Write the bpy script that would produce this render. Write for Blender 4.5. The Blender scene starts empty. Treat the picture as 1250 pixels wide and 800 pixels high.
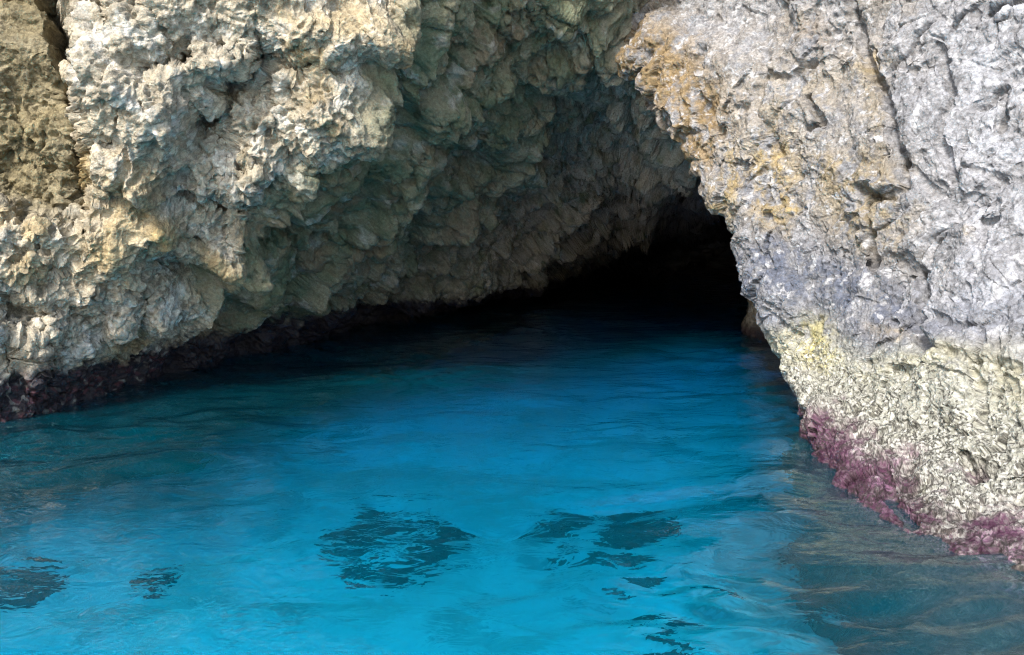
import bpy, math
import numpy as np

Q = 1.0                       # mesh density
F, CX, CY = 981.0, 625.0, 400.0
CAMH = 2.2
PITCH = math.atan(100.0 / F)
CP, SP = math.cos(PITCH), math.sin(PITCH)
R = math.radians
rng = np.random.default_rng(7)

scene = bpy.context.scene
col = scene.collection

# ------------------------------------------------------------------ survey helpers
def U(px, py, d):
    """photo pixel + ground distance (m, along +Y) -> world point"""
    x, y = (px - CX) / F, (CY - py) / F
    Y = CP + y * SP
    Z = -SP + y * CP
    s = d / Y
    return (x * s, d, CAMH + Z * s)

def Wt(px, py, z=0.0):
    """photo pixel -> point on the horizontal plane z"""
    x, y = (px - CX) / F, (CY - py) / F
    Y = CP + y * SP
    Z = -SP + y * CP
    s = (z - CAMH) / Z
    return (x * s, Y * s, z)

def Wref(px, py, z):
    """photo pixel -> point at depth z below the flat water surface, bent as water bends it"""
    p = Wt(px, py)
    d = np.array([p[0], p[1], -CAMH]); d /= np.linalg.norm(d)
    h = d[:2] / 1.33
    dz = math.sqrt(1 - h @ h)
    return (p[0] + h[0] / dz * -z, p[1] + h[1] / dz * -z, z)

def pix(P):
    v = P - np.array([0, 0, CAMH])
    fwd = v[..., 1] * CP - v[..., 2] * SP
    up = v[..., 1] * SP + v[..., 2] * CP
    fwd = np.where(np.abs(fwd) < 1e-3, 1e-3, fwd)
    return CX + F * v[..., 0] / fwd, CY - F * up / fwd, fwd

# ------------------------------------------------------------------ noise
def _hash(ix, iy, iz, k):
    h = (ix * 374761393 + iy * 668265263 + iz * 2147483647 + k * 1274126177) & 0xFFFFFFFF
    h = ((h ^ (h >> 13)) * 1274126177) & 0xFFFFFFFF
    h = ((h ^ (h >> 16)) * 2246822519) & 0xFFFFFFFF
    return (h ^ (h >> 15))

def perlin(p, k=0):
    """gradient noise, about -1..1"""
    i = np.floor(p).astype(np.int64)
    f = (p - i).astype(np.float32)
    u = f * f * f * (f * (f * 6 - 15) + 10)
    out = 0
    for dx in (0, 1):
        wx = u[:, 0] if dx else 1 - u[:, 0]
        for dy in (0, 1):
            wy = u[:, 1] if dy else 1 - u[:, 1]
            for dz in (0, 1):
                wz = u[:, 2] if dz else 1 - u[:, 2]
                h = _hash(i[:, 0] + dx, i[:, 1] + dy, i[:, 2] + dz, k)
                gx = ((h & 1023).astype(np.float32) / 511.5 - 1)
                gy = (((h >> 10) & 1023).astype(np.float32) / 511.5 - 1)
                gz = (((h >> 20) & 1023).astype(np.float32) / 511.5 - 1)
                out = out + wx * wy * wz * (gx * (f[:, 0] - dx) + gy * (f[:, 1] - dy) + gz * (f[:, 2] - dz))
    return out * 1.4

def fbm(p, octs=4, k=0, gain=0.5, lac=2.03, ridged=False):
    a, s, t = 1.0, 0.0, 0.0
    q = p.copy()
    for o in range(octs):
        n = perlin(q, k + o)
        if ridged:
            n = 1 - 2 * np.abs(n)
        s = s + a * n
        t += a
        a *= gain
        q = q * lac + 11.3
    return s / t

def voronoi(p, k=0):
    """F1, F2 and a random id per cell"""
    i = np.floor(p).astype(np.int64)
    f = (p - i).astype(np.float32)
    n = len(p)
    f1 = np.full(n, 9.0, np.float32)
    f2 = np.full(n, 9.0, np.float32)
    cid = np.zeros(n, np.float32)
    for dx in (-1, 0, 1):
        for dy in (-1, 0, 1):
            for dz in (-1, 0, 1):
                h = _hash(i[:, 0] + dx, i[:, 1] + dy, i[:, 2] + dz, k)
                ox = (h & 1023).astype(np.float32) / 1023 + dx - f[:, 0]
                oy = ((h >> 10) & 1023).astype(np.float32) / 1023 + dy - f[:, 1]
                oz = ((h >> 20) & 1023).astype(np.float32) / 1023 + dz - f[:, 2]
                d = np.sqrt(ox * ox + oy * oy + oz * oz)
                m = d < f1
                f2 = np.where(m, f1, np.minimum(f2, d))
                cid = np.where(m, ((h >> 7) & 255).astype(np.float32) / 255, cid)
                f1 = np.where(m, d, f1)
    return f1, f2, cid

def sstep(a, b, x):
    t = np.clip((x - a) / (b - a), 0, 1)
    return t * t * (3 - 2 * t)

def mixc(c, d, t):
    return c + (np.asarray(d, np.float32) - c) * t[:, None]

def seg_dist(px, py, line):
    """distance in survey pixels to a polyline"""
    best = np.full(px.shape, 1e9)
    for (x0, y0), (x1, y1) in zip(line[:-1], line[1:]):
        dx, dy = x1 - x0, y1 - y0
        t = np.clip(((px - x0) * dx + (py - y0) * dy) / (dx * dx + dy * dy), 0, 1)
        best = np.minimum(best, np.hypot(px - x0 - t * dx, py - y0 - t * dy))
    return best

def blob(px, py, x, y, rx, ry=None):
    ry = ry or rx
    return np.exp(-(((px - x) / rx) ** 2 + ((py - y) / ry) ** 2))

# ------------------------------------------------------------------ sheets
def cr(T, counts):
    """Catmull-Rom along axis 0 of T with the given number of steps per segment"""
    n = len(T)
    out = []
    for i in range(n - 1):
        a, b, c, d = T[max(i - 1, 0)], T[i], T[i + 1], T[min(i + 2, n - 1)]
        m = max(2, int(counts[i] * Q))
        ts = np.linspace(0, 1, m, endpoint=(i == n - 2))
        for t in ts:
            t2, t3 = t * t, t * t * t
            m1, m2 = (c - a) * 0.42, (d - b) * 0.42
            out.append((2 * t3 - 3 * t2 + 1) * b + (t3 - 2 * t2 + t) * m1 + (-2 * t3 + 3 * t2) * c + (t3 - t2) * m2)
    return np.array(out)

def sheet(table, ncol, nrow):
    T = np.array(table, np.float64)
    G = cr(T, ncol)
    G = np.swapaxes(cr(np.swapaxes(G, 0, 1), nrow), 0, 1)
    return G

def grid_normals(G):
    du = np.gradient(G, axis=0)
    dv = np.gradient(G, axis=1)
    n = np.cross(du, dv)
    n /= np.linalg.norm(n, axis=-1, keepdims=True) + 1e-9
    return n

def relaxed_normals(P, nu, nv, sign, it=4):
    G = P.reshape(nu, nv, 3).copy()
    for _ in range(it):
        G[1:-1] = (G[:-2] + 2 * G[1:-1] + G[2:]) / 4
        G[:, 1:-1] = (G[:, :-2] + 2 * G[:, 1:-1] + G[:, 2:]) / 4
    return grid_normals(G).reshape(-1, 3) * sign

def mesh_from(name, verts, quads, colors=None, mat=None, parent=None, extra=None):
    used = np.unique(quads)
    remap = np.zeros(len(verts), np.int64)
    remap[used] = np.arange(len(used))
    v = verts[used]
    q = remap[quads]
    me = bpy.data.meshes.new(name)
    me.vertices.add(len(v))
    me.vertices.foreach_set("co", v.astype(np.float32).ravel())
    me.loops.add(q.size)
    me.loops.foreach_set("vertex_index", q.astype(np.int32).ravel())
    me.polygons.add(len(q))
    me.polygons.foreach_set("loop_start", (np.arange(len(q)) * q.shape[1]).astype(np.int32))
    me.polygons.foreach_set("use_smooth", np.ones(len(q), bool))
    me.update(calc_edges=True)
    if colors is not None:
        a = me.color_attributes.new("pigment", "FLOAT_COLOR", "POINT")
        c = np.ones((len(v), 4), np.float32)
        c[:, :3] = colors[used]
        a.data.foreach_set("color", c.ravel())
    if extra is not None:
        a = me.attributes.new("wet", "FLOAT", "POINT")
        a.data.foreach_set("value", extra[used].astype(np.float32))
    o = bpy.data.objects.new(name, me)
    col.objects.link(o)
    if mat:
        me.materials.append(mat)
    if parent:
        o.parent = parent
    return o

def grid_quads(nu, nv):
    idx = np.arange(nu * nv).reshape(nu, nv)
    return np.stack([idx[:-1, :-1], idx[1:, :-1], idx[1:, 1:], idx[:-1, 1:]], -1).reshape(-1, 4)

def tag(o, label=None, cat=None, group=None, kind=None):
    if label: o["label"] = label
    if cat: o["category"] = cat
    if group: o["group"] = group
    if kind: o["kind"] = kind
    return o

# ------------------------------------------------------------------ materials
def new_mat(name):
    m = bpy.data.materials.new(name)
    m.use_nodes = True
    nt = m.node_tree
    nt.nodes.clear()
    return m, nt

def rock_material(name, rough=0.92, bump=1.0, scale=1.0):
    m, nt = new_mat(name)
    N, L = nt.nodes, nt.links
    out = N.new("ShaderNodeOutputMaterial")
    b = N.new("ShaderNodeBsdfPrincipled")
    L.new(b.outputs[0], out.inputs[0])
    at = N.new("ShaderNodeAttribute"); at.attribute_name = "pigment"
    wet = N.new("ShaderNodeAttribute"); wet.attribute_name = "wet"
    tc = N.new("ShaderNodeNewGeometry")
    n1 = N.new("ShaderNodeTexNoise"); n1.inputs["Scale"].default_value = 22 * scale; n1.inputs["Detail"].default_value = 6; n1.inputs["Roughness"].default_value = 0.65
    n2 = N.new("ShaderNodeTexNoise"); n2.inputs["Scale"].default_value = 70 * scale; n2.inputs["Detail"].default_value = 4; n2.inputs["Roughness"].default_value = 0.7
    v = N.new("ShaderNodeTexVoronoi"); v.inputs["Scale"].default_value = 28 * scale; v.feature = 'SMOOTH_F1'; v.inputs["Smoothness"].default_value = 0.4
    for n in (n1, n2, v):
        L.new(tc.outputs["Position"], n.inputs["Vector"])
    mr = N.new("ShaderNodeMapRange"); mr.inputs[1].default_value = 0.3; mr.inputs[2].default_value = 0.7; mr.inputs[3].default_value = 0.72; mr.inputs[4].default_value = 1.28
    L.new(n1.outputs["Fac"], mr.inputs[0])
    mr2 = N.new("ShaderNodeMapRange"); mr2.inputs[1].default_value = 0.3; mr2.inputs[2].default_value = 0.7; mr2.inputs[3].default_value = 0.8; mr2.inputs[4].default_value = 1.2
    L.new(n2.outputs["Fac"], mr2.inputs[0])
    mul = N.new("ShaderNodeMath"); mul.operation = 'MULTIPLY'
    L.new(mr.outputs[0], mul.inputs[0]); L.new(mr2.outputs[0], mul.inputs[1])
    vm = N.new("ShaderNodeVectorMath"); vm.operation = 'SCALE'
    L.new(at.outputs["Color"], vm.inputs[0]); L.new(mul.outputs[0], vm.inputs["Scale"])
    L.new(vm.outputs[0], b.inputs["Base Color"])
    # roughness from wetness
    rr = N.new("ShaderNodeMapRange"); rr.inputs[3].default_value = rough; rr.inputs[4].default_value = 0.35
    L.new(wet.outputs["Fac"], rr.inputs[0]); L.new(rr.outputs[0], b.inputs["Roughness"])
    b.inputs["Specular IOR Level"].default_value = 0.25
    # bump
    add = N.new("ShaderNodeMath"); add.operation = 'ADD'
    s1 = N.new("ShaderNodeMath"); s1.operation = 'MULTIPLY'; s1.inputs[1].default_value = 0.5
    L.new(v.outputs["Distance"], s1.inputs[0])
    L.new(n1.outputs["Fac"], add.inputs[0]); L.new(s1.outputs[0], add.inputs[1])
    add2 = N.new("ShaderNodeMath"); add2.operation = 'ADD'
    s2 = N.new("ShaderNodeMath"); s2.operation = 'MULTIPLY'; s2.inputs[1].default_value = 0.35
    L.new(n2.outputs["Fac"], s2.inputs[0])
    L.new(add.outputs[0], add2.inputs[0]); L.new(s2.outputs[0], add2.inputs[1])
    bp = N.new("ShaderNodeBump"); bp.inputs["Strength"].default_value = 0.8; bp.inputs["Distance"].default_value = 0.03 * bump / scale
    L.new(add2.outputs[0], bp.inputs["Height"]); L.new(bp.outputs[0], b.inputs["Normal"])
    return m

MAT_ROCK = rock_material("limestone")
MAT_CAVE = rock_material("cave_limestone", bump=0.8)
MAT_TIDE = rock_material("wet_tidal_rock", rough=0.7, bump=0.8)
MAT_RIGHT = rock_material("pale_limestone", bump=0.7, scale=1.2)
MAT_CRUST = rock_material("algae_crust", rough=0.8, bump=1.0, scale=1.3)

# ================================================================== LEFT SHEET: outer face, cave wall, roof
def lcol(base, pts, off, last):
    b = np.array(Wt(*base))
    o = np.array(off)
    rows = [b + np.array([o[0] * 3.2, o[1] * 3.2, -5.0]), b + np.array([o[0] * 1.0, o[1] * 1.0, -1.3]), b]
    rows += [np.array(U(*p)) for p in pts]
    rows.append(rows[-1] + np.array(last))
    return rows

def shift(colm, dx, dy):
    return [c + np.array([dx, dy, 0]) for c in colm]

c0 = lcol((-60, 524), [(-60, 400, 9.5), (-60, 280, 9.6), (-60, 150, 9.8), (-60, 20, 10.0), (-60, -150, 10.2), (-60, -500, 10.5)], (.5, -.4), (0, 3, 5))
c1 = lcol((78, 500), [(80, 410, 10.4), (95, 300, 10.2), (135, 180, 10.0), (205, 50, 9.8), (260, -120, 9.8), (300, -500, 10)], (.5, -.4), (1.5, 3, 5))
c2 = lcol((200, 460), [(232, 400, 12.2), (285, 310, 11.4), (355, 210, 10.9), (440, 90, 10.6), (500, -40, 10.5), (560, -400, 10.5)], (.6, -.3), (7, 2, 3))
c3 = lcol((300, 435), [(330, 375, 14.6), (385, 300, 14.1), (470, 215, 13.8), (550, 110, 13.5), (632, -10, 12.8), (730, -120, 12.3)], (.7, -.2), (6, -1, 1))
c4 = lcol((445, 397), [(470, 345, 20.5), (515, 280, 19.3), (570, 205, 17.8), (632, 115, 15.8), (706, 15, 13.5), (810, -60, 13.8)], (.7, -.2), (6, -1, .5))
c5 = lcol((540, 380), [(562, 335, 24), (602, 270, 22.5), (645, 190, 20.8), (692, 118, 18.2), (752, 52, 14.6), (840, 15, 14.6)], (.7, -.2), (6, -1, .2))
c6 = lcol((632, 358), [(646, 328, 29), (676, 280, 26.5), (710, 220, 24), (748, 165, 20.8), (796, 118, 16.6), (865, 80, 14.6)], (.7, -.2), (6, -1, 0))
c7 = lcol((690, 347), [(692, 327, 41), (736, 291, 37), (776, 262, 32), (808, 238, 26.5), (842, 212, 21), (895, 170, 17.5)], (.7, -.2), (7, -1, 0))
c8 = lcol((800, 336), [(806, 322, 62), (822, 306, 57), (842, 288, 46), (860, 268, 34), (876, 246, 26), (930, 215, 22)], (.5, -.5), (8, 0, 0))
def vcol(x, y, zt):
    return [np.array([x, y, z]) for z in (-5, -1.3, 0, .4 * zt, .55 * zt, .7 * zt, .8 * zt, .9 * zt, zt, zt + .5)]
c9 = vcol(18.0, 50.0, 6.0)
c10 = vcol(18.0, 36.0, 7.0)
def blend(a, b, t):
    return [p + (q - p) * t for p, q in zip(a, b)]
c2a = blend(c2, c1, 0.22)
c2b = blend(c2, c3, 0.24)
cm = shift(c0, -4.0, -3.0)
cmm = shift(c0, -8.0, -12.0)
LCOLS = [30, 120, 170, 150, 50, 40, 120, 170, 140, 130, 90, 60, 30, 8]
Lg = sheet([cmm, cm, c0, c1, c2a, c2, c2b, c3, c4, c5, c6, c7, c8, c9, c10],
           LCOLS,
           [12, 40, 115, 120, 120, 125, 130, 70, 25])
nu, nv = Lg.shape[:2]
Ln = grid_normals(Lg)
P0 = Lg.reshape(-1, 3)
N0 = Ln.reshape(-1, 3)
# make the normals face the channel
mid = np.array([1.5, 12.0, 2.0])
ref = P0[:, :] * 0
ref[:, 0] = 0.26 * P0[:, 1]; ref[:, 1] = P0[:, 1] - 4; ref[:, 2] = 1.5
flip = np.sign(np.median(np.sum((ref - P0) * N0, 1)))
N0 = N0 * flip
px, py, dep = pix(P0)
uu = np.repeat(np.linspace(0, 1, nu), nv)
# column index of each vertex in knots
cnts = [max(2, int(c * Q)) for c in LCOLS]
kpos = [0, 1, 2, 3, 3.78, 4, 4.24, 5, 6, 7, 8, 9, 10, 11, 12]
knot_u = np.concatenate([kpos[i] + (kpos[i + 1] - kpos[i]) * np.linspace(0, 1, m, endpoint=(i == 13)) for i, m in enumerate(cnts)])
rcnt = [max(2, int(c * Q)) for c in [12, 40, 115, 120, 120, 125, 130, 70, 25]]
knot_v = np.concatenate([i + np.linspace(0, 1, m, endpoint=(i == 8)) for i, m in enumerate(rcnt)])
KU = np.repeat(knot_u, nv)
KV = np.tile(knot_v, nu)
outer = 1 - sstep(3.95, 4.2, KU + 0.12 * perlin(P0 * 1.3, 90))       # 1 on the outer face, 0 inside the cave
deepc = sstep(5.0, 8.5, KU)

warp = np.stack([perlin(P0 * 0.7 + 5, 21), perlin(P0 * 0.7 + 9, 22), perlin(P0 * 0.7 + 15, 23)], 1)
warp2 = np.stack([perlin(P0 * 2.6 + 5, 24), perlin(P0 * 2.6 + 9, 25), perlin(P0 * 2.6 + 15, 26)], 1)
Pw = P0 + 0.45 * warp + 0.12 * warp2
sc = np.array([1, 1, 0.62])
f1, f2, id1 = voronoi(Pw * sc * 0.85, 1)
lump1 = (1 - np.clip(f1, 0, 1) ** 2) * (0.55 + 0.9 * id1)
crease1 = 1 - sstep(0.0, 0.16, f2 - f1)
g1, g2, id2 = voronoi(Pw * sc * 2.1 + 3.3, 2)
lump2 = (1 - np.clip(g1, 0, 1) ** 2) * (0.4 + 1.2 * id2)
crease2 = 1 - sstep(0.0, 0.2, g2 - g1)
big = fbm(P0 * 0.33, 3, 40)
ax = 0.26 * P0[:, 0] + 0.97 * P0[:, 1]
rb = np.stack([ax * 0.62 + 0.18 * P0[:, 2], P0[:, 2] * 0.20, 0 * ax + 4], 1) + 0.22 * warp
ribs = 1 - np.abs(perlin(rb, 31)) * 2.2
rb2 = np.stack([ax * 1.7 + 0.5 * P0[:, 2] + 0.1 * P0[:, 0], P0[:, 2] * 0.55, 0 * ax + 9], 1) + 0.45 * warp
ribs2 = 1 - np.abs(perlin(rb2, 32)) * 2.2
st = np.stack([P0[:, 0] * .25, P0[:, 1] * .25, P0[:, 2] * 1.5 + 0.06 * ax], 1) + 0.35 * warp
strata = perlin(st, 33)
strata = np.sign(strata) * np.abs(strata) ** 0.6
amp_out = 0.45 * big + 0.26 * lump1 + 0.09 * lump2 + 0.12 * strata + 0.14 * ribs2 - 0.07 * crease1 - 0.04 * crease2
amp_in = 0.35 * big + 0.24 * lump1 + 0.14 * lump2 + 0.50 * ribs + 0.22 * ribs2 + 0.15 * strata - 0.12 * crease1 - 0.06 * crease2
disp = amp_out * outer + amp_in * (1 - outer) * (1 + 0.35 * deepc)
disp = disp - 0.40 - 0.25 * (1 - outer)
kr = KU + 0.30 * perlin(P0 * 0.35 + 2, 34) + 0.10 * perlin(P0 * 1.1, 35)
for k0, a in ((5.2, .30), (6.3, .80), (7.15, .45), (7.95, .35), (8.9, .5)):
    x = kr - k0
    disp = disp + a * np.where(x < 0, np.exp(-(x / 0.38) ** 2), np.exp(-(x / 0.10) ** 2)) * sstep(0.3, 1.2, P0[:, 2]) * (1 - 0.85 * sstep(5.6, 6.8, KV))
# calmer towards the foot and outside the frame
disp *= 0.55 + 0.45 * sstep(-0.2, 1.2, P0[:, 2])
# ---- the deep vertical crack and the recessed slab at its left
jit = 9 * perlin(P0 * 3.0, 80) + 4 * perlin(P0 * 9.0, 81)
fr = (KU < 4.2)
crack = [(50, -80), (64, 0), (76, 50), (80, 92), (104, 132), (100, 190), (96, 245)]
dcr = seg_dist(px + jit, py, crack)
slot0 = np.exp(-(dcr / (9.0 + 4 * perlin(P0 * 1.7, 87))) ** 2) * fr
crx = np.interp(py, [p[1] for p in crack], [p[0] for p in crack])
slab = sstep(14, -6, 0) if False else (1 - sstep(-14, 8, px + jit - crx)) * (1 - sstep(215, 285, py + 2.5 * jit + 25 * perlin(P0 * 1.1, 86))) * fr
disp = disp + fr * 1.1 * blob(px, py, 0, -105, 75, 50) * (0.7 + 0.3 * lump1)  # unseen overhang above the frame, added to shade the slab
disp = disp * (1 - 0.75 * np.clip(slab + slot0, 0, 1))
slot = 1.5 * slot0 + slab * (0.45 + 0.25 * lump1 + 0.25 * (strata + ribs2))
for (hx, hy, rx, ry, a) in [(88, 228, 15, 18, .7), (78, 60, 12, 16, .5), (182, 68, 24, 11, .5), (222, 70, 12, 7, .4), (268, 53, 7, 6, .3), (168, 78, 9, 18, .35),
                            (128, 172, 8, 8, .3), (232, 352, 38, 17, .6), (66, 328, 9, 6, .35), (18, 382, 28, 18, .45), (52, 420, 14, 9, .3),
                            (328, 62, 14, 20, .5), (300, 105, 70, 40, .3), (240, 45, 60, 22, .35), (12, 436, 20, 14, .35)]:
    disp = disp - a * blob(px + jit, py + jit, hx, hy, rx, ry) * fr
for (hx, hy, rx, ry, a) in [(130, 110, 36, 120, .35), (150, 210, 34, 36, .35), (258, 70, 40, 28, .45), (200, 145, 24, 40, .40), (300, 222, 26, 28, .45),
                            (405, 40, 66, 34, .55), (395, 125, 34, 28, .35), (200, 285, 26, 26, .35), (285, 322, 30, 16, .4), (140, 300, 26, 30, .25),
                            (255, 172, 36, 26, -.65), (322, 70, 12, 40, -.6), (222, 222, 24, 16, -.45), (285, 125, 20, 18, -.4), (240, 255, 40, 12, -.35),
                            (350, 250, 30, 20, -.3), (200, 330, 18, 14, -.3), (110, 400, 20, 14, -.3), (35, 300, 30, 10, -.3)]:
    disp = disp + a * blob(px + jit, py + jit, hx, hy, rx, ry) * fr
# ledges inside the cave (bedding)
bed = P0[:, 2] + 0.05 * P0[:, 1] + 0.25 * perlin(P0 * 0.5, 83)
for lv, a in ((1.9, .22), (3.1, .20), (4.9, .2), (6.6, .25)):
    disp = disp - a * np.exp(-((bed - lv) / 0.10) ** 2) * sstep(-0.25, 0.3, perlin(P0 * 0.8 + lv, 84)) * (1 - 0.5 * outer)

drip = np.clip(0.50 * lump1 + 0.28 * lump2, 0, 2)
Pm = P0 + N0 * disp[:, None] + slot[:, None] * np.array([-0.42, 0.90, -0.1])
Pm[:, 2] -= 0.30 * (drip - 0.35) * sstep(0.4, 2.0, P0[:, 2]) * (1 - 0.4 * outer)
# ---- second pass: the crust, grown on the shaped rock along its own normals
Nm = relaxed_normals(Pm, nu, nv, flip)
P0 = Pm
warp2 = np.stack([perlin(P0 * 2.6 + 5, 24), perlin(P0 * 2.6 + 9, 25), perlin(P0 * 2.6 + 15, 26)], 1)
vs3 = np.array([1, 1, .62])
warp3 = np.stack([perlin(P0 * 7.5 + 5, 27), perlin(P0 * 7.5 + 9, 28), perlin(P0 * 7.5 + 15, 29)], 1)
h1, h2, id3 = voronoi(P0 * vs3 * 3.2 + 0.7 * warp2 + 0.35 * warp3 + 7.7, 3)
lump3 = (1 - np.clip(h1, 0, 1) ** 2) * (0.3 + 1.2 * id3)
m1, m2, mid_ = voronoi(P0 * vs3 * 7.2 + 0.9 * warp2 + 0.65 * warp3, 7)
nub = (1 - np.clip(m1, 0, 1) ** 2) * (0.3 + 1.0 * mid_)
k1, k2, kid = voronoi(P0 * np.array([1, 1, .8]) * 14.0 + 0.9 * warp2 + 0.9 * warp3, 6)
grain = (1 - np.clip(k1, 0, 1) ** 2) * (0.4 + 0.9 * kid)
karst = fbm(P0 * 2.6 + 0.3 * warp2, 6, 150, gain=0.55)
karst2 = fbm(P0 * 5.2 + 0.3 * warp2, 4, 156, gain=0.55, ridged=True)
fine = fbm(P0 * 15.0, 3, 60, gain=0.65)
pits = 1 - sstep(0.10, 0.40, voronoi(P0 * 3.6 + 0.5 * warp2 + 2, 4)[0])
pitgate = sstep(-0.05, 0.35, perlin(P0 * 0.9, 70))
pocket = 1 - sstep(0.10, 0.45, voronoi(P0 * 7.5 + 0.5 * warp2, 5)[0])
kp = 1 - sstep(0.08, 0.42, k1)
d2_out = 0.035 * lump3 + 0.016 * nub + 0.014 * grain - 0.030 * kp + 0.22 * karst + 0.10 * karst2 + 0.024 * fine - 0.18 * pits * pitgate - 0.08 * pocket
d2_in = 0.040 * lump3 + 0.020 * nub + 0.010 * grain - 0.010 * kp + 0.13 * karst + 0.06 * karst2 + 0.010 * fine - 0.13 * pits * pitgate - 0.03 * pocket
rough = 0.45 + 0.95 * sstep(-0.35, 0.4, perlin(P0 * 0.75 + 60, 88) + 0.3 * perlin(P0 * 2.2, 89))
d2_out = d2_out * rough
d2_in = d2_in * rough
d2 = d2_out * outer + d2_in * (1 - outer) * (1 + 0.4 * deepc)
d2 *= (1 - 0.2 * slab) * (0.6 + 0.4 * sstep(-0.2, 1.0, P0[:, 2]))
Pd = P0 + Nm * (d2 - 0.06)[:, None]
Lz = Pd[:, 2]

# ---- pigments, with some cave and slab tones standing in for light and shade
cn1 = fbm(P0 * 0.9, 4, 100)
cn2 = fbm(P0 * 2.8, 4, 110)
cn3 = fbm(P0 * 9.0, 3, 120, gain=.65)
cn4 = fbm(P0 * 1.6 + 30, 3, 130)
n = len(P0)
C = np.empty((n, 3), np.float32)
C[:] = (0.50, 0.445, 0.345)
C = mixc(C, (0.70, 0.67, 0.60), sstep(-0.05, 0.35, cn2 + 0.5 * cn3))            # bleached tips
C = mixc(C, (0.48, 0.36, 0.18), 0.7 * sstep(0.08, 0.4, cn1 + 0.25 * cn3))       # ochre
C = mixc(C, (0.27, 0.23, 0.155), 0.6 * sstep(0.1, 0.45, -cn4 + 0.3 * cn3))        # grey-brown stain
for (hx, hy, rx, ry, a) in [(108, 200, 12, 45, .9), (130, 300, 45, 35, .7), (205, 285, 25, 22, .9), (275, 325, 35, 14, .7), (420, 20, 60, 22, .5), (30, 330, 40, 20, .5), (85, 100, 12, 30, .5)]:
    C = mixc(C, (0.50, 0.37, 0.17), np.clip(a * blob(px + 2 * jit, py + 2 * jit, hx, hy, rx, ry) * fr, 0, 1))
C = mixc(C, (0.25, 0.21, 0.12), np.clip(0.9 * slab, 0, 1) * sstep(-0.5, 0.1, cn2 + 0.3))  # slab painted darker olive for the shade under its overhang
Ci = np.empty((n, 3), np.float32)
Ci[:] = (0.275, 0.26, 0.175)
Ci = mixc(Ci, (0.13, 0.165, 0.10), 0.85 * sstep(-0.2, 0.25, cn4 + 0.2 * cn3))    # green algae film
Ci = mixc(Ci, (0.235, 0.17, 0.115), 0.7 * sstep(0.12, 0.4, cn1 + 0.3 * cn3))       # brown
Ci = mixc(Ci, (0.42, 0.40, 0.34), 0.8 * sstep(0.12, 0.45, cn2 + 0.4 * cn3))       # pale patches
Ci = mixc(Ci, (0.44, 0.40, 0.34), 0.8 * deepc * sstep(-.3, .2, cn2 + .4 * cn3 + .15))  # rock painted paler further in, standing in for light missing there
Ci = mixc(Ci, (0.085, 0.085, 0.09), sstep(8.7, 9.5, KU + 0.3 * cn1))  # innermost rock painted near black, as shade of the cave depth
Ci *= (0.88 + 0.16 * sstep(5.8, 7.6, KU))[:, None]  # front of the inner wall painted darker for its shading
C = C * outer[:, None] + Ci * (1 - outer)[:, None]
C *= (1 + 0.25 * cn3 + (0.35 * outer + 0.15) * (kid - 0.5) - 0.25 * outer * (1 - sstep(0.0, 0.25, k2 - k1)))[:, None]
C *= (0.90 + 0.10 * (1 - outer))[:, None]
# tidal zone
zt = Lz + 0.28 * cn2 + 0.18 * cn3 + 0.25 * cn1
tide_top = 0.60 + 0.14 * (1 - outer)
tide = 1 - sstep(-0.12, 0.12, zt - tide_top)
C = mixc(C, (0.035, 0.030, 0.036), tide)
C = mixc(C, (0.16, 0.06, 0.07), 0.6 * tide * outer * sstep(0.05, 0.3, cn3 + .3 * cn2))
C = mixc(C, (0.40, 0.38, 0.33), 0.55 * tide * outer * sstep(0.2, 0.4, fbm(P0 * 11, 2, 140)))
C = np.clip(C, 0.01, 0.85)

Lq = grid_quads(nu, nv)
if flip < 0:
    Lq = Lq[:, ::-1]
qa = Lq[:, 0]
is_tide = zt[qa] < tide_top[qa]
rim_line = KU[qa] + 0.10 * perlin(P0 * 1.3, 90)[qa]
is_out = rim_line < 4.1
is_roof = (~is_out) & (KV[qa] + 0.35 * cn1[qa] > 6.9)
is_slab = is_out & (slab[qa] > 0.5)

lc = mesh_from("sea_cliff", Pd, Lq[is_out & ~is_tide & ~is_slab], C, MAT_ROCK, None, tide * 0.6)
tag(lc, "rugged cream and ochre limestone cliff overhanging the dark blue water left of the cave mouth", "cliff")
sl = mesh_from("recessed_slab", Pd, Lq[is_slab & ~is_tide], C, MAT_ROCK, lc, tide)
sl["label"] = "shaded olive slab set back behind the deep vertical crack"
mesh_from("tidal_band", Pd, Lq[is_out & is_tide], C, MAT_TIDE, lc, tide)
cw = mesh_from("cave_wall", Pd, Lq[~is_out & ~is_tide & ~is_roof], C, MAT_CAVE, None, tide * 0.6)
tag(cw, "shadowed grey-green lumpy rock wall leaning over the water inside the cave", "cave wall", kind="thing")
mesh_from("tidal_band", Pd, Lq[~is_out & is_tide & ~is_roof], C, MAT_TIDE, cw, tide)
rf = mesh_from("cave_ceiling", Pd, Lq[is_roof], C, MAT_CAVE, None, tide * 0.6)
tag(rf, "dark grey hanging rock roof above the black depth of the cave", "cave roof", kind="thing")

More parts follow.
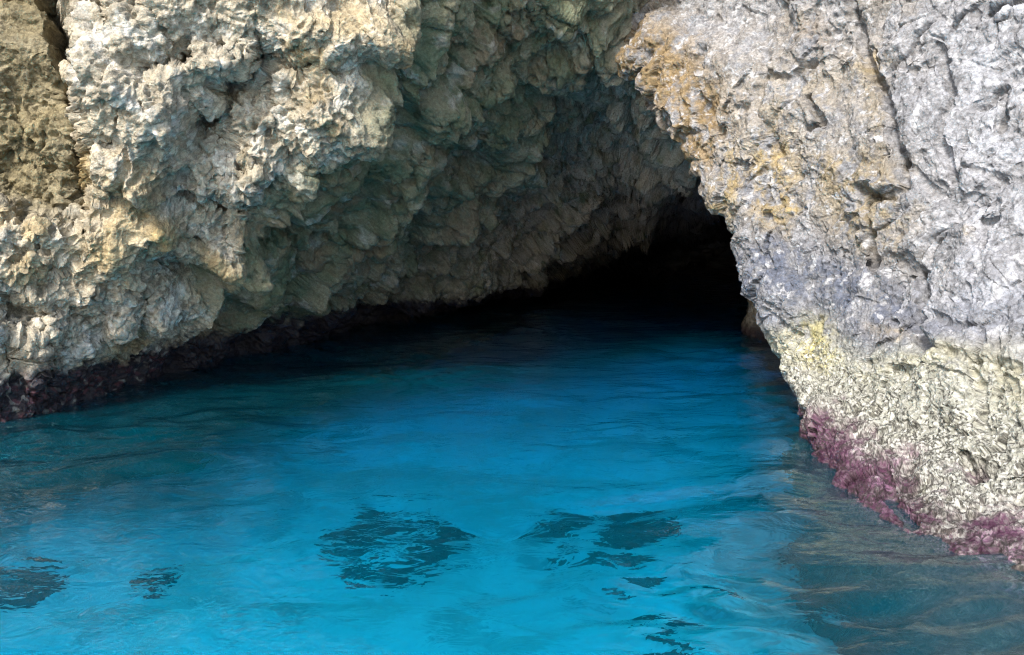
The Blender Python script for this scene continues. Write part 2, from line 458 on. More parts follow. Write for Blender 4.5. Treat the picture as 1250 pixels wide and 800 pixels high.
# ================================================================== RIGHT SHEET
def u(*a): return np.array(U(*a))
def w(*a): return np.array(Wt(*a))
rowsR = {}
def rrow(k2, k3, k4, k5, inner1, inner0):
    k2, k3, k4, k5 = (np.array(k) for k in (k2, k3, k4, k5))
    k6 = k5 + (k5 - k4) * np.array([0.5, 0.5, 0]) + np.array([.3, -.2, 0])
    k7 = k6 + np.array([7.0, -0.5, 0])
    kc = k2 + np.array([1.1, 1.3, 0])
    return [np.array(inner0), np.array(inner1), kc, k2, k3, k4, k5, k6, k7]
zs = lambda p, z: np.array([p[0], p[1], z])
H = rrow(w(985, 520), w(1030, 598), w(1110, 650), w(1275, 726), (6.6, 19.8, 0), (13.5, 44, 0))
G_ = rrow(u(957, 420, 10.6), u(1008, 460, 9.4), u(1110, 530, 7.6), u(1275, 600, 6.0), (6.9, 19.8, 1.0), (13.5, 44, 1.0))
F_ = rrow(u(930, 345, 11.1), u(985, 380, 10.0), u(1110, 430, 8.2), u(1275, 490, 6.6), (6.8, 19.8, 1.8), (13.5, 44, 1.8))
E_ = rrow(u(909, 280, 11.5), u(965, 300, 10.6), u(1095, 330, 8.9), u(1275, 380, 7.1), (6.4, 19.5, 2.6), (13, 44, 2.6))
D_ = rrow(u(866, 228, 12.2), u(935, 230, 11.2), u(1085, 250, 9.3), u(1270, 280, 7.6), (5.8, 19.0, 3.4), (12.5, 44, 3.4))
Cc = rrow(u(800, 124, 13.2), u(890, 150, 11.8), u(1065, 160, 9.7), u(1270, 180, 8.0), (5.0, 18.5, 4.8), (12, 44, 5))
B_ = rrow(u(778, 60, 13.8), u(875, 70, 12.1), u(1062, 80, 10.0), u(1270, 90, 8.3), (4.2, 18.0, 6.0), (11, 44, 6.2))
A_ = rrow(u(800, -5, 14.2), u(900, 0, 12.4), u(1062, 0, 10.3), u(1270, 0, 8.6), (4.4, 17.5, 7.2), (11, 44, 7.5))
T1 = rrow(u(815, -150, 14.4), u(900, -150, 12.6), u(1062, -150, 10.6), u(1275, -150, 8.9), (4.4, 17.5, 10), (11, 44, 10))
T2 = rrow(u(830, -700, 14.6), u(920, -600, 13), u(1080, -600, 11.0), u(1300, -600, 9.4), (4.4, 17.5, 17), (11, 44, 17))
def under(row, z, k):
    reach = (.3, .3, .1, .15, .22, .42, .85, .9, .9)
    return [np.array([p[0] - k * r, p[1] - 0.12 * k * r, z]) for p, r in zip(row, reach)]
I1 = under(H, -0.5, 1.0)
I2 = under(H, -1.1, 1.08)
I3 = under(H, -5.0, 0.6)
tabR = [list(r) for r in zip(I3, I2, I1, H, G_, F_, E_, D_, Cc, B_, A_, T1, T2)]
colR = [40, 80, 90, 130, 190, 220, 60, 12]
rowR = [8, 20, 40, 110, 100, 90, 80, 110, 75, 80, 70, 16]
Rg = sheet(tabR, colR, rowR)
nu, nv = Rg.shape[:2]
P1 = Rg.reshape(-1, 3)
N1 = grid_normals(Rg).reshape(-1, 3)
flipR = 1.0 if np.median(N1[:, 0][(P1[:, 1] < 12) & (P1[:, 1] > 5)]) < 0 else -1.0
N1 = N1 * flipR
px, py, dep = pix(P1)
knu = np.concatenate([i + np.linspace(0, 1, max(2, int(m * Q)), endpoint=(i == 7)) for i, m in enumerate(colR)])
KU = np.repeat(knu, nv)
warp = np.stack([perlin(P1 * 0.9 + 5, 21), perlin(P1 * 0.9 + 9, 22), perlin(P1 * 0.9 + 15, 23)], 1)
warp2 = np.stack([perlin(P1 * 3.2 + 5, 24), perlin(P1 * 3.2 + 9, 25), perlin(P1 * 3.2 + 15, 26)], 1)
Pw = P1 + 0.35 * warp + 0.10 * warp2
f1, f2, id1 = voronoi(Pw * np.array([1, 1, .7]) * 1.05, 11)
lump1 = (1 - np.clip(f1, 0, 1) ** 2) * (0.55 + 0.9 * id1)
crease1 = 1 - sstep(0.0, 0.09, f2 - f1)
g1, g2, id2 = voronoi(Pw * np.array([1, 1, .65]) * 2.9 + 3.3, 12)
lump2 = (1 - np.clip(g1, 0, 1) ** 2) * (0.3 + 1.4 * id2)
crease2 = 1 - sstep(0.0, 0.10, g2 - g1)
big = fbm(P1 * 0.5, 3, 240)
gate = sstep(-0.1, 0.3, perlin(P1 * 0.8 + 3, 270))
gate2 = sstep(-0.05, 0.3, perlin(P1 * 1.4 + 8, 271))
bz = P1[:, 2] + 0.3 * perlin(P1 * 0.9, 272) + 0.12 * perlin(P1 * 3, 273)
barn = 1 - sstep(0.85, 1.45, bz)                 # barnacle belt
calm = 0.55 + 0.45 * sstep(0.25, 0.8, P1[:, 2])
disp = calm * (0.22 * big + 0.17 * lump1 + 0.085 * lump2 * (0.4 + gate) - 0.06 * crease1 * gate - 0.035 * crease2 * gate2 - 0.10)
edge = 1 - sstep(3.0, 4.3, KU)
disp += calm * edge * 0.14 * (lump2 - 0.4)
jit = 7 * perlin(P1 * 3.5, 280) + 4 * perlin(P1 * 9.0, 281)
frR = (KU > 2.6)
for line, wd, a in [([(1042, -10), (1046, 35), (1050, 60), (1076, 110), (1092, 150), (1100, 195)], 5, .22),
                    ([(1100, 195), (1112, 225), (1085, 236), (1060, 234)], 5, .25),
                    ([(1000, 60), (960, 90), (930, 95), (905, 130)], 4, .12),
                    ([(985, 120), (1000, 150), (985, 155)], 4, .22),
                    ([(1066, 250), (1068, 320)], 4, .16), ([(1148, 60), (1160, 110), (1150, 170), (1165, 220)], 4, .15),
                    ([(1215, 15), (1250, -5)], 6, .25), ([(1190, 130), (1225, 105), (1222, 160)], 4, .15),
                    ([(930, 60), (925, 130), (945, 180), (940, 260)], 5, .1), ([(1120, 330), (1125, 400), (1150, 430)], 6, .2),
                    ([(1180, 560), (1200, 590), (1215, 575)], 5, .18), ([(860, 60), (850, 110), (880, 160)], 5, .15),
                    ([(1160, 430), (1200, 445), (1250, 450)], 5, .1), ([(1075, 560), (1090, 610), (1115, 640)], 6, .1)]:
    disp -= a * np.exp(-(seg_dist(px + jit, py + jit, line) / wd) ** 2) * frR
for (hx, hy, rx, ry, a) in [(1083, 225, 26, 12, .16), (1052, 275, 18, 30, .14), (985, 135, 22, 16, .16), (1200, 330, 40, 60, .1), (870, 120, 14, 26, -.16),
                            (1196, 585, 14, 14, -.2), (1135, 425, 16, 16, -.16), (1108, 575, 14, 22, -.15), (820, 40, 40, 40, .12), (1080, 80, 12, 30, -.08)]:
    disp += a * blob(px + jit, py + jit, hx, hy, rx, ry) * frR
Pm = P1 + N1 * disp[:, None]
Pm[:, 2] -= 0.25 * (0.2 * lump1 + 0.1 * lump2 * (0.4 + gate) - 0.1) * sstep(0.3, 1.5, P1[:, 2])
Pm[:, 0] += 0.45 * fbm(P1 * np.array([.8, .8, .3]) + 70, 3, 290) * (1 - sstep(-0.6, -0.15, P1[:, 2]))
Nm = relaxed_normals(Pm, nu, nv, flipR)
P1 = Pm
warp2 = np.stack([perlin(P1 * 3.2 + 5, 24), perlin(P1 * 3.2 + 9, 25), perlin(P1 * 3.2 + 15, 26)], 1)
warp3 = np.stack([perlin(P1 * 9 + 5, 27), perlin(P1 * 9 + 9, 28), perlin(P1 * 9 + 15, 29)], 1)
h1, h2, id3 = voronoi(P1 * np.array([1, 1, .8]) * 5.0 + 0.7 * warp2 + 0.5 * warp3, 13)
lump3 = (1 - np.clip(h1, 0, 1) ** 2) * (0.3 + 1.2 * id3)
k1, k2, kid = voronoi(P1 * 18.0 + 0.8 * warp2 + 0.9 * warp3, 16)
grain = (1 - np.clip(k1, 0, 1) ** 2) * (0.4 + 0.9 * kid)
q1, q2, qid = voronoi(P1 * 9.0 + 0.4 * warp2, 14)
pit2 = 1 - sstep(0.12, 0.45, q1)
pg2 = sstep(-0.1, 0.3, perlin(P1 * 1.3 + 40, 274))
karst = fbm(P1 * 3.2 + 0.3 * warp2, 6, 285, gain=0.55)
karst2 = fbm(P1 * 5.0 + 0.3 * warp2, 4, 287, gain=0.55, ridged=True)
rid2 = fbm(P1 * 9.0, 4, 255, gain=0.55)
fine = fbm(P1 * 26.0, 3, 260, gain=0.65)
d2 = (0.022 * lump3 + 0.008 * grain - 0.012 * (1 - sstep(.08, .4, k1)) + 0.11 * karst + 0.02 * karst2 + 0.015 * rid2 + 0.010 * fine - 0.05 * pit2 * pg2
      + barn * (0.010 * grain - 0.022 * pit2))
d2 *= 0.35 + 0.65 * calm
Pr = P1 + Nm * (d2 - 0.05)[:, None]
Rz = Pr[:, 2]
n = len(P1)
cn1 = fbm(P1 * 0.8, 4, 300)
cn2 = fbm(P1 * 2.6, 4, 310)
cn3 = fbm(P1 * 10.0, 3, 320, gain=.65)
cn4 = fbm(P1 * np.array([1.6, 1.6, .6]) + 30, 3, 330)
C = np.empty((n, 3), np.float32)
C[:] = (0.40, 0.40, 0.41)
C = mixc(C, (0.60, 0.61, 0.64), sstep(-0.1, 0.35, cn2 + 0.5 * cn3))
C = mixc(C, (0.36, 0.33, 0.29), 0.8 * sstep(0.1, 0.4, cn4 + 0.3 * cn3))
C = mixc(C, (0.30, 0.30, 0.34), 0.6 * sstep(0.15, 0.45, cn1 + 0.25 * cn3))
cnv = fbm((P1 + 0.15 * warp2) * np.array([3.2, 3.2, 0.6]) + 50, 4, 335, gain=.6)
def stain(C, colr, blobs, k=1.0):
    t = 0
    for (hx, hy, rx, ry, a) in blobs:
        t = t + a * blob(px + 2.5 * jit, py + 2.5 * jit, hx, hy, rx, ry)
    t = np.clip(t, 0, 1) * sstep(-0.30, 0.22, 0.9 * cnv + 0.4 * cn2 + 0.6 * cn3 + 0.08)
    return mixc(C, colr, np.clip(k * t * frR, 0, 1))
C = stain(C, (0.47, 0.42, 0.35), [(930, 120, 130, 120, .75), (1080, 60, 60, 60, .5), (1000, 230, 90, 60, .5)])
C = stain(C, (0.40, 0.29, 0.155), [(825, 90, 40, 60, 1.0), (850, 170, 26, 60, 1.1), (775, 60, 30, 60, 1.0), (880, 120, 20, 30, .6), (985, 30, 30, 20, .4)])
C = stain(C, (0.56, 0.42, 0.19), [(945, 220, 22, 65, 1.1), (960, 260, 14, 20, 1.1), (900, 215, 14, 50, .9), (1065, 75, 30, 12, .8), (1075, 150, 10, 40, .6), (880, 250, 20, 20, .7)])
C = stain(C, (0.45, 0.37, 0.24), [(1065, 265, 62, 62, 1.3), (1040, 205, 70, 25, .9), (990, 100, 50, 30, .5), (905, 255, 14, 40, .6), (1060, 110, 14, 40, .7)])
C = stain(C, (0.185, 0.205, 0.26), [(980, 350, 70, 60, .95), (1060, 380, 70, 60, .95), (1090, 440, 60, 40, .9), (945, 320, 30, 40, .6), (1100, 130, 40, 90, .35), (1230, 380, 60, 40, .45), (1170, 400, 50, 40, .4)])
C = stain(C, (0.66, 0.67, 0.71), [(1185, 300, 45, 90, .6), (1140, 370, 10, 70, .9), (1200, 60, 60, 60, .5), (1180, 180, 40, 60, .4)])
C = stain(C, (0.60, 0.52, 0.40), [(1183, 290, 14, 14, .9), (1090, 405, 30, 10, .8), (1155, 330, 10, 30, .4)])
C = mixc(C, (0.78, 0.78, 0.79), 0.75 * sstep(0.12, 0.3, fbm(P1 * 6.5 + 3, 4, 360, gain=.7)))
C = mixc(C, (0.17, 0.17, 0.18), 0.6 * sstep(0.14, 0.32, fbm(P1 * 7.5 + 13, 4, 365, gain=.7)))
C *= np.array([0.63, 0.635, 0.655], np.float32)
# barnacle belt: pale shells over dark pits, cell by cell
bm = barn * sstep(-0.5, 0.05, cn2 + 0.5 * cn3 + 0.3)
C = mixc(C, (0.37, 0.37, 0.32), np.clip(bm, 0, 1))
C = mixc(C, (0.47, 0.44, 0.28), 0.6 * barn * sstep(0.65, 1.1, bz) * sstep(-0.1, 0.3, cn1 + .4 * cn3 + .1))
C = stain(C, (0.46, 0.41, 0.18), [(995, 420, 25, 30, .9)])
low = 1 - sstep(0.35, 0.95, Rz + 0.2 * cn1)
C = mixc(C, (0.13, 0.12, 0.08), 0.6 * barn * sstep(0.2, 0.4, cn2 + .4 * cn3 - .1 * bz))
s1, s2, sid = voronoi(P1 * 42.0 + 0.5 * warp2 + 0.8 * warp3, 17)
darkc = (sid < 0.16 + 0.36 * low) * sstep(0.02, 0.14, s2 - s1) * sstep(-0.35, 0.1, cn2 + .5 * cn3 + 0.1 * low)
palec = (sid > 0.80 - 0.14 * low) * sstep(0.02, 0.14, s2 - s1)
# purple crust at the water
pz = Rz + 0.30 * cn2 + 0.25 * cn3 + 0.30 * cn1
crust_top = 0.16 + 0.17 * (1 - sstep(1010, 1140, px))
crust = 1 - sstep(-0.2, 0.2, pz - crust_top)
Cp = np.empty((n, 3), np.float32); Cp[:] = (0.125, 0.05, 0.095)
Cp = mixc(Cp, (0.45, 0.23, 0.38), sstep(0.0, 0.36, fbm(P1 * 3.4, 3, 350) + .4 * cn3) * sstep(1000, 1120, px))
C = C * (1 - crust)[:, None] + Cp * crust[:, None]
zone = 1 - sstep(0.95, 1.25, bz)
C = mixc(C, (0.055, 0.05, 0.045), 0.85 * zone * darkc)
C = mixc(C, (0.55, 0.545, 0.50), zone * palec * (1 - 0.85 * crust))
# purple-brown rock below the waterline
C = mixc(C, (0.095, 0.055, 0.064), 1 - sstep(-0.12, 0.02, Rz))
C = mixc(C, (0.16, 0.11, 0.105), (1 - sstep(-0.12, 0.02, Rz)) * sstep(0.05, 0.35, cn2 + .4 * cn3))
C *= (1 + 0.22 * cn3 + 0.3 * (kid - 0.5) - 0.22 * (1 - sstep(0.0, 0.25, k2 - k1)))[:, None]
wetR = 1 - sstep(0.05, 0.22, Rz + 0.1 * cn2)
C *= (1 - 0.35 * wetR)[:, None]
C = np.clip(C, 0.01, 0.85)
Rq = grid_quads(nu, nv)
if flipR < 0:
    Rq = Rq[:, ::-1]
qa = Rq[:, 0]
is_cr = pz[qa] < crust_top[qa]
is_bn = (~is_cr) & (bz[qa] < 1.18)
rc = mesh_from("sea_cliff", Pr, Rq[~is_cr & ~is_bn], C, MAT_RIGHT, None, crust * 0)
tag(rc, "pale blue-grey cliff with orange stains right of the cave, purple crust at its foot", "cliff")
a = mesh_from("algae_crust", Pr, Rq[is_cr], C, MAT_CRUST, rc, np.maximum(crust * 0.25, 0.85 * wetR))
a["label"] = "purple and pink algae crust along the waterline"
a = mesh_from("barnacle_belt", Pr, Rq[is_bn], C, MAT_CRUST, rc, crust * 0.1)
a["label"] = "cream pitted belt of barnacles above the purple crust"

# ------------------------------------------------------------------ small dark rock at the cliff's inner foot
def boulder(name, loc, size, seed, colors, lvl=90, mat=MAT_TIDE):
    th = np.linspace(0, 2 * np.pi, lvl * 2, endpoint=False)
    ph = np.linspace(0.02, np.pi - 0.02, lvl)
    T, Pp = np.meshgrid(th, ph, indexing='ij')
    S = np.stack([np.cos(T) * np.sin(Pp), np.sin(T) * np.sin(Pp), np.cos(Pp)], -1).reshape(-1, 3)
    q = S * np.array(size) + seed * 3.1
    r = 1 + 0.40 * fbm(q * 1.4, 3, seed) + 0.22 * fbm(q * 3.5, 4, seed + 5, ridged=True) + 0.06 * fbm(q * 14, 3, seed + 9)
    V = S * r[:, None] * np.array(size)
    idx = np.arange(lvl * 2 * lvl).reshape(lvl * 2, lvl)
    nx = np.roll(idx, -1, 0)
    qd = np.stack([idx[:, :-1], idx[:, 1:], nx[:, 1:], nx[:, :-1]], -1).reshape(-1, 4)
    c = np.empty((len(V), 3), np.float32)
    c[:] = colors[0]
    c = mixc(c, colors[1], sstep(-0.1, 0.3, fbm(q * 6, 3, seed + 20)))
    zz = V[:, 2] + loc[2] + 0.1 * fbm(q * 5, 2, seed + 30)
    c = mixc(c, colors[2], 1 - sstep(0.15, 0.45, zz))
    o = mesh_from(name, V, qd, c, mat, None, 0.4 * (1 - sstep(0.1, 0.5, zz)))
    o.location = loc
    return o
b = boulder("boulder", (6.35, 19.3, 0.2), (0.6, 0.9, 1.25), 5, [(0.16, 0.135, 0.10), (0.40, 0.37, 0.31), (0.05, 0.035, 0.035)])
tag(b, "small brown rock standing in the water at the inner foot of the pale cliff", "rock")

# ================================================================== SEABED
BED = -2.1
def bedz(p):
    return BED + 0.22 * fbm(p * 0.15, 3, 400) + 0.06 * fbm(p * 0.7, 2, 410) - 0.19 * np.clip(p[:, 1] - 6.5, 0, 13)
xs = np.concatenate([np.linspace(-40, -12, 20, endpoint=False), np.arange(-12, 12, 0.07), np.linspace(12, 40, 20)])
ys = np.concatenate([np.linspace(-40, 3, 20, endpoint=False), np.arange(3, 24, 0.07), np.linspace(24, 75, 80)])
X, Y = np.meshgrid(xs, ys, indexing='ij')
S = np.stack([X, Y, X * 0], -1).reshape(-1, 3)
S[:, 2] = bedz(S)
leftfoot = [tuple(c[2][:2]) for c in (cmm, cm, c0, c1, c2, c3, c4, c5, c6, c7, c8)]
rightfoot = [tuple(p[:2]) for p in H]
S0 = S * np.array([1, 1, 0])
bn = fbm(S0 * 0.5, 4, 420) + 0.5 * fbm(S0 * np.array([1.6, 1.6, 1]), 4, 424, gain=.6)
dl = seg_dist(S[:, 0], S[:, 1], leftfoot)
dr = seg_dist(S[:, 0], S[:, 1], rightfoot)
sand = np.empty((len(S), 3), np.float32); sand[:] = (0.84, 0.83, 0.77)
sand = mixc(sand, (0.62, 0.60, 0.52), sstep(-0.1, 0.4, fbm(S0 * 0.8, 4, 430)))
sand = mixc(sand, (0.36, 0.39, 0.34), 0.6 * sstep(0.10, 0.38, fbm(S0 * 0.45 + 20, 4, 440)))
sand = mixc(sand, (0.26, 0.30, 0.27), 0.6 * sstep(0.10, 0.32, fbm(S0 * 1.3 + 31, 4, 444, gain=.6)))
weed = np.maximum(1 - sstep(1.2, 4.3, dl + 1.6 * bn), 1 - sstep(0.2, 1.5, dr + 0.9 * bn))
sand = mixc(sand, (0.055, 0.07, 0.075), 0.93 * weed)
S[:, 2] += 0.25 * weed * fbm(S0 * 1.5, 4, 450)
m, nt = new_mat("pale_sand")
Nn, L = nt.nodes, nt.links
out = Nn.new("ShaderNodeOutputMaterial"); bs = Nn.new("ShaderNodeBsdfPrincipled"); L.new(bs.outputs[0], out.inputs[0])
g = Nn.new("ShaderNodeNewGeometry"); tn = Nn.new("ShaderNodeTexNoise"); tn.inputs["Scale"].default_value = 0.9; tn.inputs["Detail"].default_value = 6
L.new(g.outputs["Position"], tn.inputs["Vector"])
at = Nn.new("ShaderNodeAttribute"); at.attribute_name = "pigment"
L.new(at.outputs["Color"], bs.inputs["Base Color"]); bs.inputs["Roughness"].default_value = 1
sb = mesh_from("seabed", S, grid_quads(len(xs), len(ys)), sand, m)
tag(sb, kind="structure")

# ------------------------------------------------------------------ dark seagrass patches on the sand
def patch(name, poly, seed, depth=None):
    """a low mat of seagrass whose outline follows a polygon surveyed on the sand"""
    depth = BED
    for _ in range(5):
        pg = np.array([Wref(x, y, depth)[:2] for x, y in poly])
        c = pg.mean(0)
        depth = float(bedz(np.array([[c[0], c[1], 0.0]]))[0]) + 0.1
    pg = pg - c
    lo, hi = pg.min(0) - 0.4, pg.max(0) + 0.4
    k = 230
    A, B = np.meshgrid(np.linspace(lo[0], hi[0], k), np.linspace(lo[1], hi[1], k), indexing='ij')
    pl = np.stack([A, B, A * 0], -1).reshape(-1, 3)
    w1 = np.stack([fbm(pl * 1.6 + seed, 3, 500), fbm(pl * 1.6 + seed + 9, 3, 501)], 1)
    q = pl[:, :2] + 0.14 * w1
    ins = np.zeros(len(q), bool)
    m_ = len(pg)
    for a in range(m_):
        (x0, y0), (x1, y1) = pg[a], pg[(a + 1) % m_]
        cond = ((y0 > q[:, 1]) != (y1 > q[:, 1]))
        xx = (x1 - x0) * (q[:, 1] - y0) / (y1 - y0 + 1e-12) + x0
        ins ^= cond & (q[:, 0] < xx)
    dist = seg_dist(q[:, 0], q[:, 1], [tuple(p) for p in pg] + [tuple(pg[0])])
    field = np.where(ins, dist, -dist) + 0.10 + 0.06 * fbm(pl * 5 + seed, 3, 505)
    hgt = 0.22 * sstep(0.0, 0.35, field) + 0.05 * fbm(pl * 9 + seed, 2, 520)
    gz = bedz(np.stack([pl[:, 0] + c[0], pl[:, 1] + c[1], 0 * pl[:, 0]], 1))
    V = np.stack([pl[:, 0], pl[:, 1], gz - depth + hgt - 0.02], 1)
    qd = grid_quads(k, k)
    qd = qd[(field[qd] > 0.0).any(1)]
    cc = np.empty((len(V), 3), np.float32); cc[:] = (0.045, 0.085, 0.095)
    cc = mixc(cc, (0.075, 0.13, 0.135), sstep(0, .3, fbm(pl * 6 + seed, 2, 530)))
    o = mesh_from(name, V, qd, cc, MAT_TIDE, None, cc[:, 0] * 0)
    o.location = (c[0], c[1], depth)
    return o
for poly, sd, lb in [
    ([(398, 664), (425, 645), (470, 638), (505, 630), (528, 624), (524, 634), (500, 640), (510, 646), (492, 652), (462, 660), (440, 672), (405, 672)], 1,
     "middle streak of dark seagrass under bright blue water, above the fork-tailed patch"),
    ([(418, 690), (424, 680), (470, 676), (498, 660), (518, 652), (528, 638), (546, 632), (545, 640), (560, 644), (530, 664), (520, 680), (500, 690), (480, 705), (452, 706), (462, 698), (422, 700)], 2,
     "largest dark seagrass patch with a forked tail seen through bright blue water"),
    ([(428, 630), (450, 616), (470, 620), (496, 616), (526, 609), (520, 617), (480, 626), (440, 634)], 8,
     "thin dark seagrass streak, farthest of the three left of the water's centre"),
    ([(662, 638), (680, 622), (700, 620), (690, 632), (712, 642), (714, 654), (690, 658), (682, 648), (666, 646)], 3,
     "small hooked dark patch under the blue water, left of the broad ragged one"),
    ([(722, 622), (740, 606), (770, 608), (800, 610), (822, 625), (830, 640), (805, 652), (808, 668), (790, 682), (760, 690), (738, 684), (714, 672), (740, 664), (756, 652), (742, 640)], 4,
     "broad ragged dark patch under the rippled water toward the pale cliff"),
    ([(-20, 712), (0, 694), (40, 688), (80, 698), (60, 710), (20, 722), (-20, 728)], 6,
     "dark blurred patch under the water at the picture's lower left edge"),
    ([(172, 712), (180, 702), (206, 696), (200, 704), (180, 714)], 7,
     "tiny dark tuft under the water between the left edge and the forked patch"),
    ([(800, 760), (830, 748), (860, 745), (850, 764), (825, 778), (790, 790)], 9,
     "dark patch under the water at the lower edge, nearest the grey-brown shelf"),
]:
    tag(patch("seagrass_patch", poly, sd), lb, "seagrass", "dark seagrass patches on the pale sand")

# ================================================================== WATER
def axis(a0, a1, fine0, fine1, step, coarse):
    return np.concatenate([np.linspace(a0, fine0, coarse, endpoint=False), np.arange(fine0, fine1, step), np.linspace(fine1, a1, coarse)])
xs = axis(-45, 45, -11, 9, 0.05, 10)
ys = np.concatenate([np.linspace(-45, 2.5, 14, endpoint=False), np.arange(2.5, 14, 0.045), np.arange(14, 30, 0.09), np.arange(30, 62, 0.3), np.linspace(62, 78, 4)])
X, Y = np.meshgrid(xs, ys, indexing='ij')
S = np.stack([X, Y, X * 0], -1).reshape(-1, 3)
wv = np.stack([perlin(S * .5, 600), perlin(S * .5 + 7, 601), S[:, 0] * 0], 1)
Sw = S + 0.5 * wv
ca, sa = math.cos(0.25), math.sin(0.25)
Rx = Sw[:, 0] * ca + Sw[:, 1] * sa; Ry = -Sw[:, 0] * sa + Sw[:, 1] * ca
Q1 = np.stack([Rx * .5, Ry * .75, 0 * Rx], 1)
Q2 = np.stack([Rx * 1.15, Ry * 1.7, 0 * Rx + 3], 1)
Q3 = np.stack([Sw[:, 0] * 2.8, Sw[:, 1] * 3.6, 0 * Rx + 6], 1)
amp = 0.4 + 0.8 * sstep(-0.3, 0.3, perlin(S * 0.28, 610))
rip = (1 - 2 * np.abs(perlin(np.stack([Sw[:, 0] * 1.5 + .4 * Sw[:, 1], Sw[:, 1] * 2.6 - .5 * Sw[:, 0], 0 * Rx + 11], 1) + 0.3 * wv, 606))) * sstep(0.0, 0.35, perlin(S * 0.33 + 17, 611))
S[:, 2] = 0.042 * rip + amp * (0.060 * perlin(Q1, 602) + 0.050 * perlin(Q2, 603) + 0.0065 * perlin(Q3, 604) + 0.0018 * perlin(Q3 * 2.1, 605))
nx_, ny_ = len(xs), len(ys)
top = grid_quads(nx_, ny_)
idx = np.arange(nx_ * ny_).reshape(nx_, ny_)
# side walls and bottom of the water body
ringi = np.concatenate([idx[:-1, 0], idx[-1, :-1], idx[::-1, -1][:-1], idx[0, ::-1][:-1]])
lowv = S[ringi].copy(); lowv[:, 2] = -6.0
base = len(S)
low = base + np.arange(len(ringi))
nxt = np.roll(np.arange(len(ringi)), -1)
sides = np.stack([ringi, low, low[nxt], ringi[nxt]], 1)
cen = base + len(ringi)
V = np.concatenate([S, lowv, [[0, 15, -6.0]]])
bot = np.stack([low, np.full(len(low), cen), np.full(len(low), cen), low[nxt]], 1)
import bmesh
m, nt = new_mat("sea_water")
Nn, L = nt.nodes, nt.links
out = Nn.new("ShaderNodeOutputMaterial")
geo = Nn.new("ShaderNodeNewGeometry")
mp = Nn.new("ShaderNodeMapping"); mp.inputs["Scale"].default_value = (3.2, 4.8, 3); mp.inputs["Rotation"].default_value = (0, 0, 0.2)
L.new(geo.outputs["Position"], mp.inputs[0])
t1 = Nn.new("ShaderNodeTexNoise"); t1.inputs["Scale"].default_value = 1.0; t1.inputs["Detail"].default_value = 3; t1.inputs["Roughness"].default_value = .5; t1.inputs["Distortion"].default_value = .6
L.new(mp.outputs[0], t1.inputs["Vector"])
bp = Nn.new("ShaderNodeBump"); bp.inputs["Strength"].default_value = 0.6; bp.inputs["Distance"].default_value = 0.036
L.new(t1.outputs["Fac"], bp.inputs["Height"])
lw = Nn.new("ShaderNodeLayerWeight"); lw.inputs["Blend"].default_value = 0.5; L.new(bp.outputs[0], lw.inputs["Normal"])
pw = Nn.new("ShaderNodeMath"); pw.operation = 'POWER'; pw.inputs[1].default_value = 5; L.new(lw.outputs["Facing"], pw.inputs[0])
mr = Nn.new("ShaderNodeMath"); mr.operation = 'MULTIPLY_ADD'; mr.inputs[1].default_value = 0.98; mr.inputs[2].default_value = 0.02; L.new(pw.outputs[0], mr.inputs[0])
tr = Nn.new("ShaderNodeBsdfRefraction"); tr.inputs["IOR"].default_value = 1.33; tr.inputs["Roughness"].default_value = 0.0; L.new(bp.outputs[0], tr.inputs["Normal"])
gl = Nn.new("ShaderNodeBsdfGlossy"); gl.inputs["Roughness"].default_value = 0.01; L.new(bp.outputs[0], gl.inputs["Normal"])
df = Nn.new("ShaderNodeBsdfDiffuse"); df.inputs["Color"].default_value = (0.0, 0.33, 0.47, 1)
body = Nn.new("ShaderNodeMixShader"); body.inputs[0].default_value = 0.085
L.new(tr.outputs[0], body.inputs[1]); L.new(df.outputs[0], body.inputs[2])
mx = Nn.new("ShaderNodeMixShader"); L.new(mr.outputs[0], mx.inputs[0]); L.new(body.outputs[0], mx.inputs[1]); L.new(gl.outputs[0], mx.inputs[2])
L.new(mx.outputs[0], out.inputs["Surface"])
ab = Nn.new("ShaderNodeVolumeAbsorption"); ab.inputs["Color"].default_value = (0.0, 0.868, 0.971, 1); ab.inputs["Density"].default_value = 1.05
L.new(ab.outputs[0], out.inputs["Volume"])
wo = mesh_from("water", V, np.concatenate([top, sides]), None, m)
me = wo.data
bmm = bmesh.new(); bmm.from_mesh(me)
bmm.verts.ensure_lookup_table()
bl = [v for v in bmm.verts if v.co.z < -5.9]
bl.sort(key=lambda v: math.atan2(v.co.y - 15, v.co.x))
fc = bmm.faces.new(bl); bmesh.ops.recalc_face_normals(bmm, faces=bmm.faces[:])
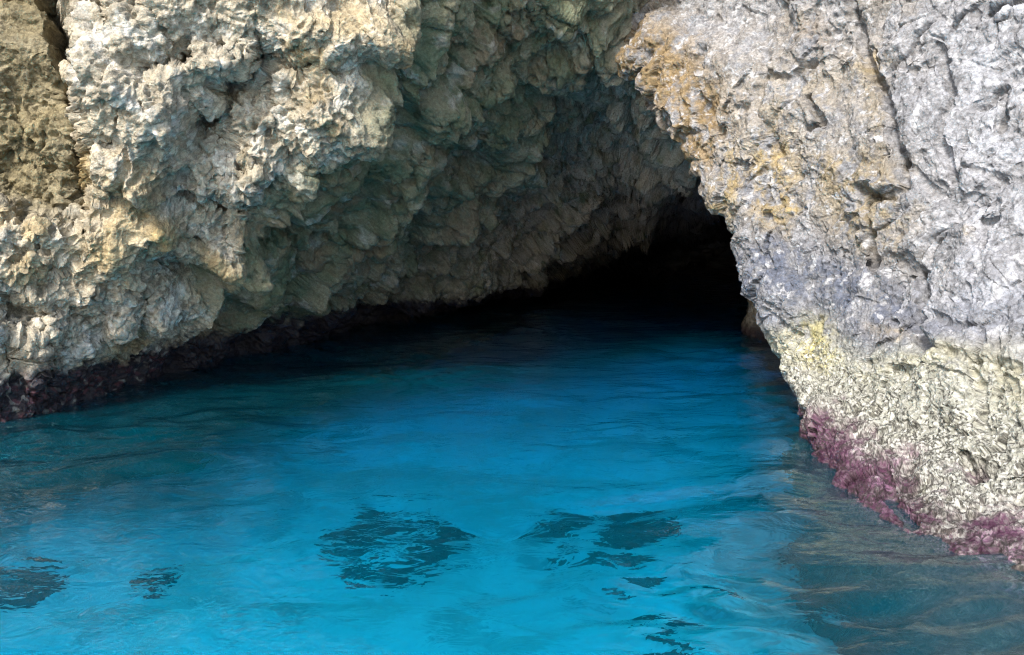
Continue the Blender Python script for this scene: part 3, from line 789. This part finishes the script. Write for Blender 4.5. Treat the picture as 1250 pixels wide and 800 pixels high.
for f in bmm.faces:
    f.smooth = True
fc.smooth = False
bmm.to_mesh(me); bmm.free()
tag(wo, kind="structure")

# ================================================================== LIGHT
SUN_EL, SUN_AZ = R(39), R(207)      # azimuth clockwise from +Y : behind the camera, to the left
wd = bpy.data.worlds.new("World"); scene.world = wd; wd.use_nodes = True
wn = wd.node_tree.nodes; wl = wd.node_tree.links
bg = wn["Background"]
sky = wn.new("ShaderNodeTexSky"); sky.sky_type = 'NISHITA'; sky.sun_disc = False
sky.sun_elevation = SUN_EL; sky.sun_rotation = SUN_AZ
sky.air_density = 1.2; sky.dust_density = 2.0
wl.new(sky.outputs[0], bg.inputs[0]); bg.inputs[1].default_value = 0.148
sl_ = bpy.data.lights.new("sun", 'SUN'); sl_.energy = 2.7; sl_.angle = R(12); sl_.color = (1, .95, .88)
so = bpy.data.objects.new("sun", sl_); col.objects.link(so)
from mathutils import Vector
sd = Vector((math.sin(SUN_AZ) * math.cos(SUN_EL), math.cos(SUN_AZ) * math.cos(SUN_EL), math.sin(SUN_EL)))
so.rotation_euler = (-sd).to_track_quat('-Z', 'Y').to_euler()
so.location = (0, -20, 30)

# ================================================================== CAMERA
cd = bpy.data.cameras.new("camera"); co = bpy.data.objects.new("camera", cd); col.objects.link(co)
co.location = (0, 0, CAMH); co.rotation_euler = (R(90) - PITCH, 0, 0)
cd.sensor_fit = 'HORIZONTAL'; cd.sensor_width = 36; cd.lens = 36 * F / 1250
cd.clip_end = 500; cd.clip_start = 0.05
scene.camera = co
scene.render.engine = 'CYCLES'
cy = scene.cycles
cy.use_denoising = True
cy.denoiser = 'OPENIMAGEDENOISE'
cy.max_bounces = 10; cy.diffuse_bounces = 6; cy.glossy_bounces = 4; cy.transparent_max_bounces = 12; cy.volume_bounces = 1
cy.denoising_prefilter = 'NONE'
cy.filter_width = 1.1
cy.use_adaptive_sampling = False
vs_ = scene.view_settings
vs_.view_transform = 'Standard'; vs_.look = 'None'; vs_.gamma = 1; vs_.exposure = 0.97
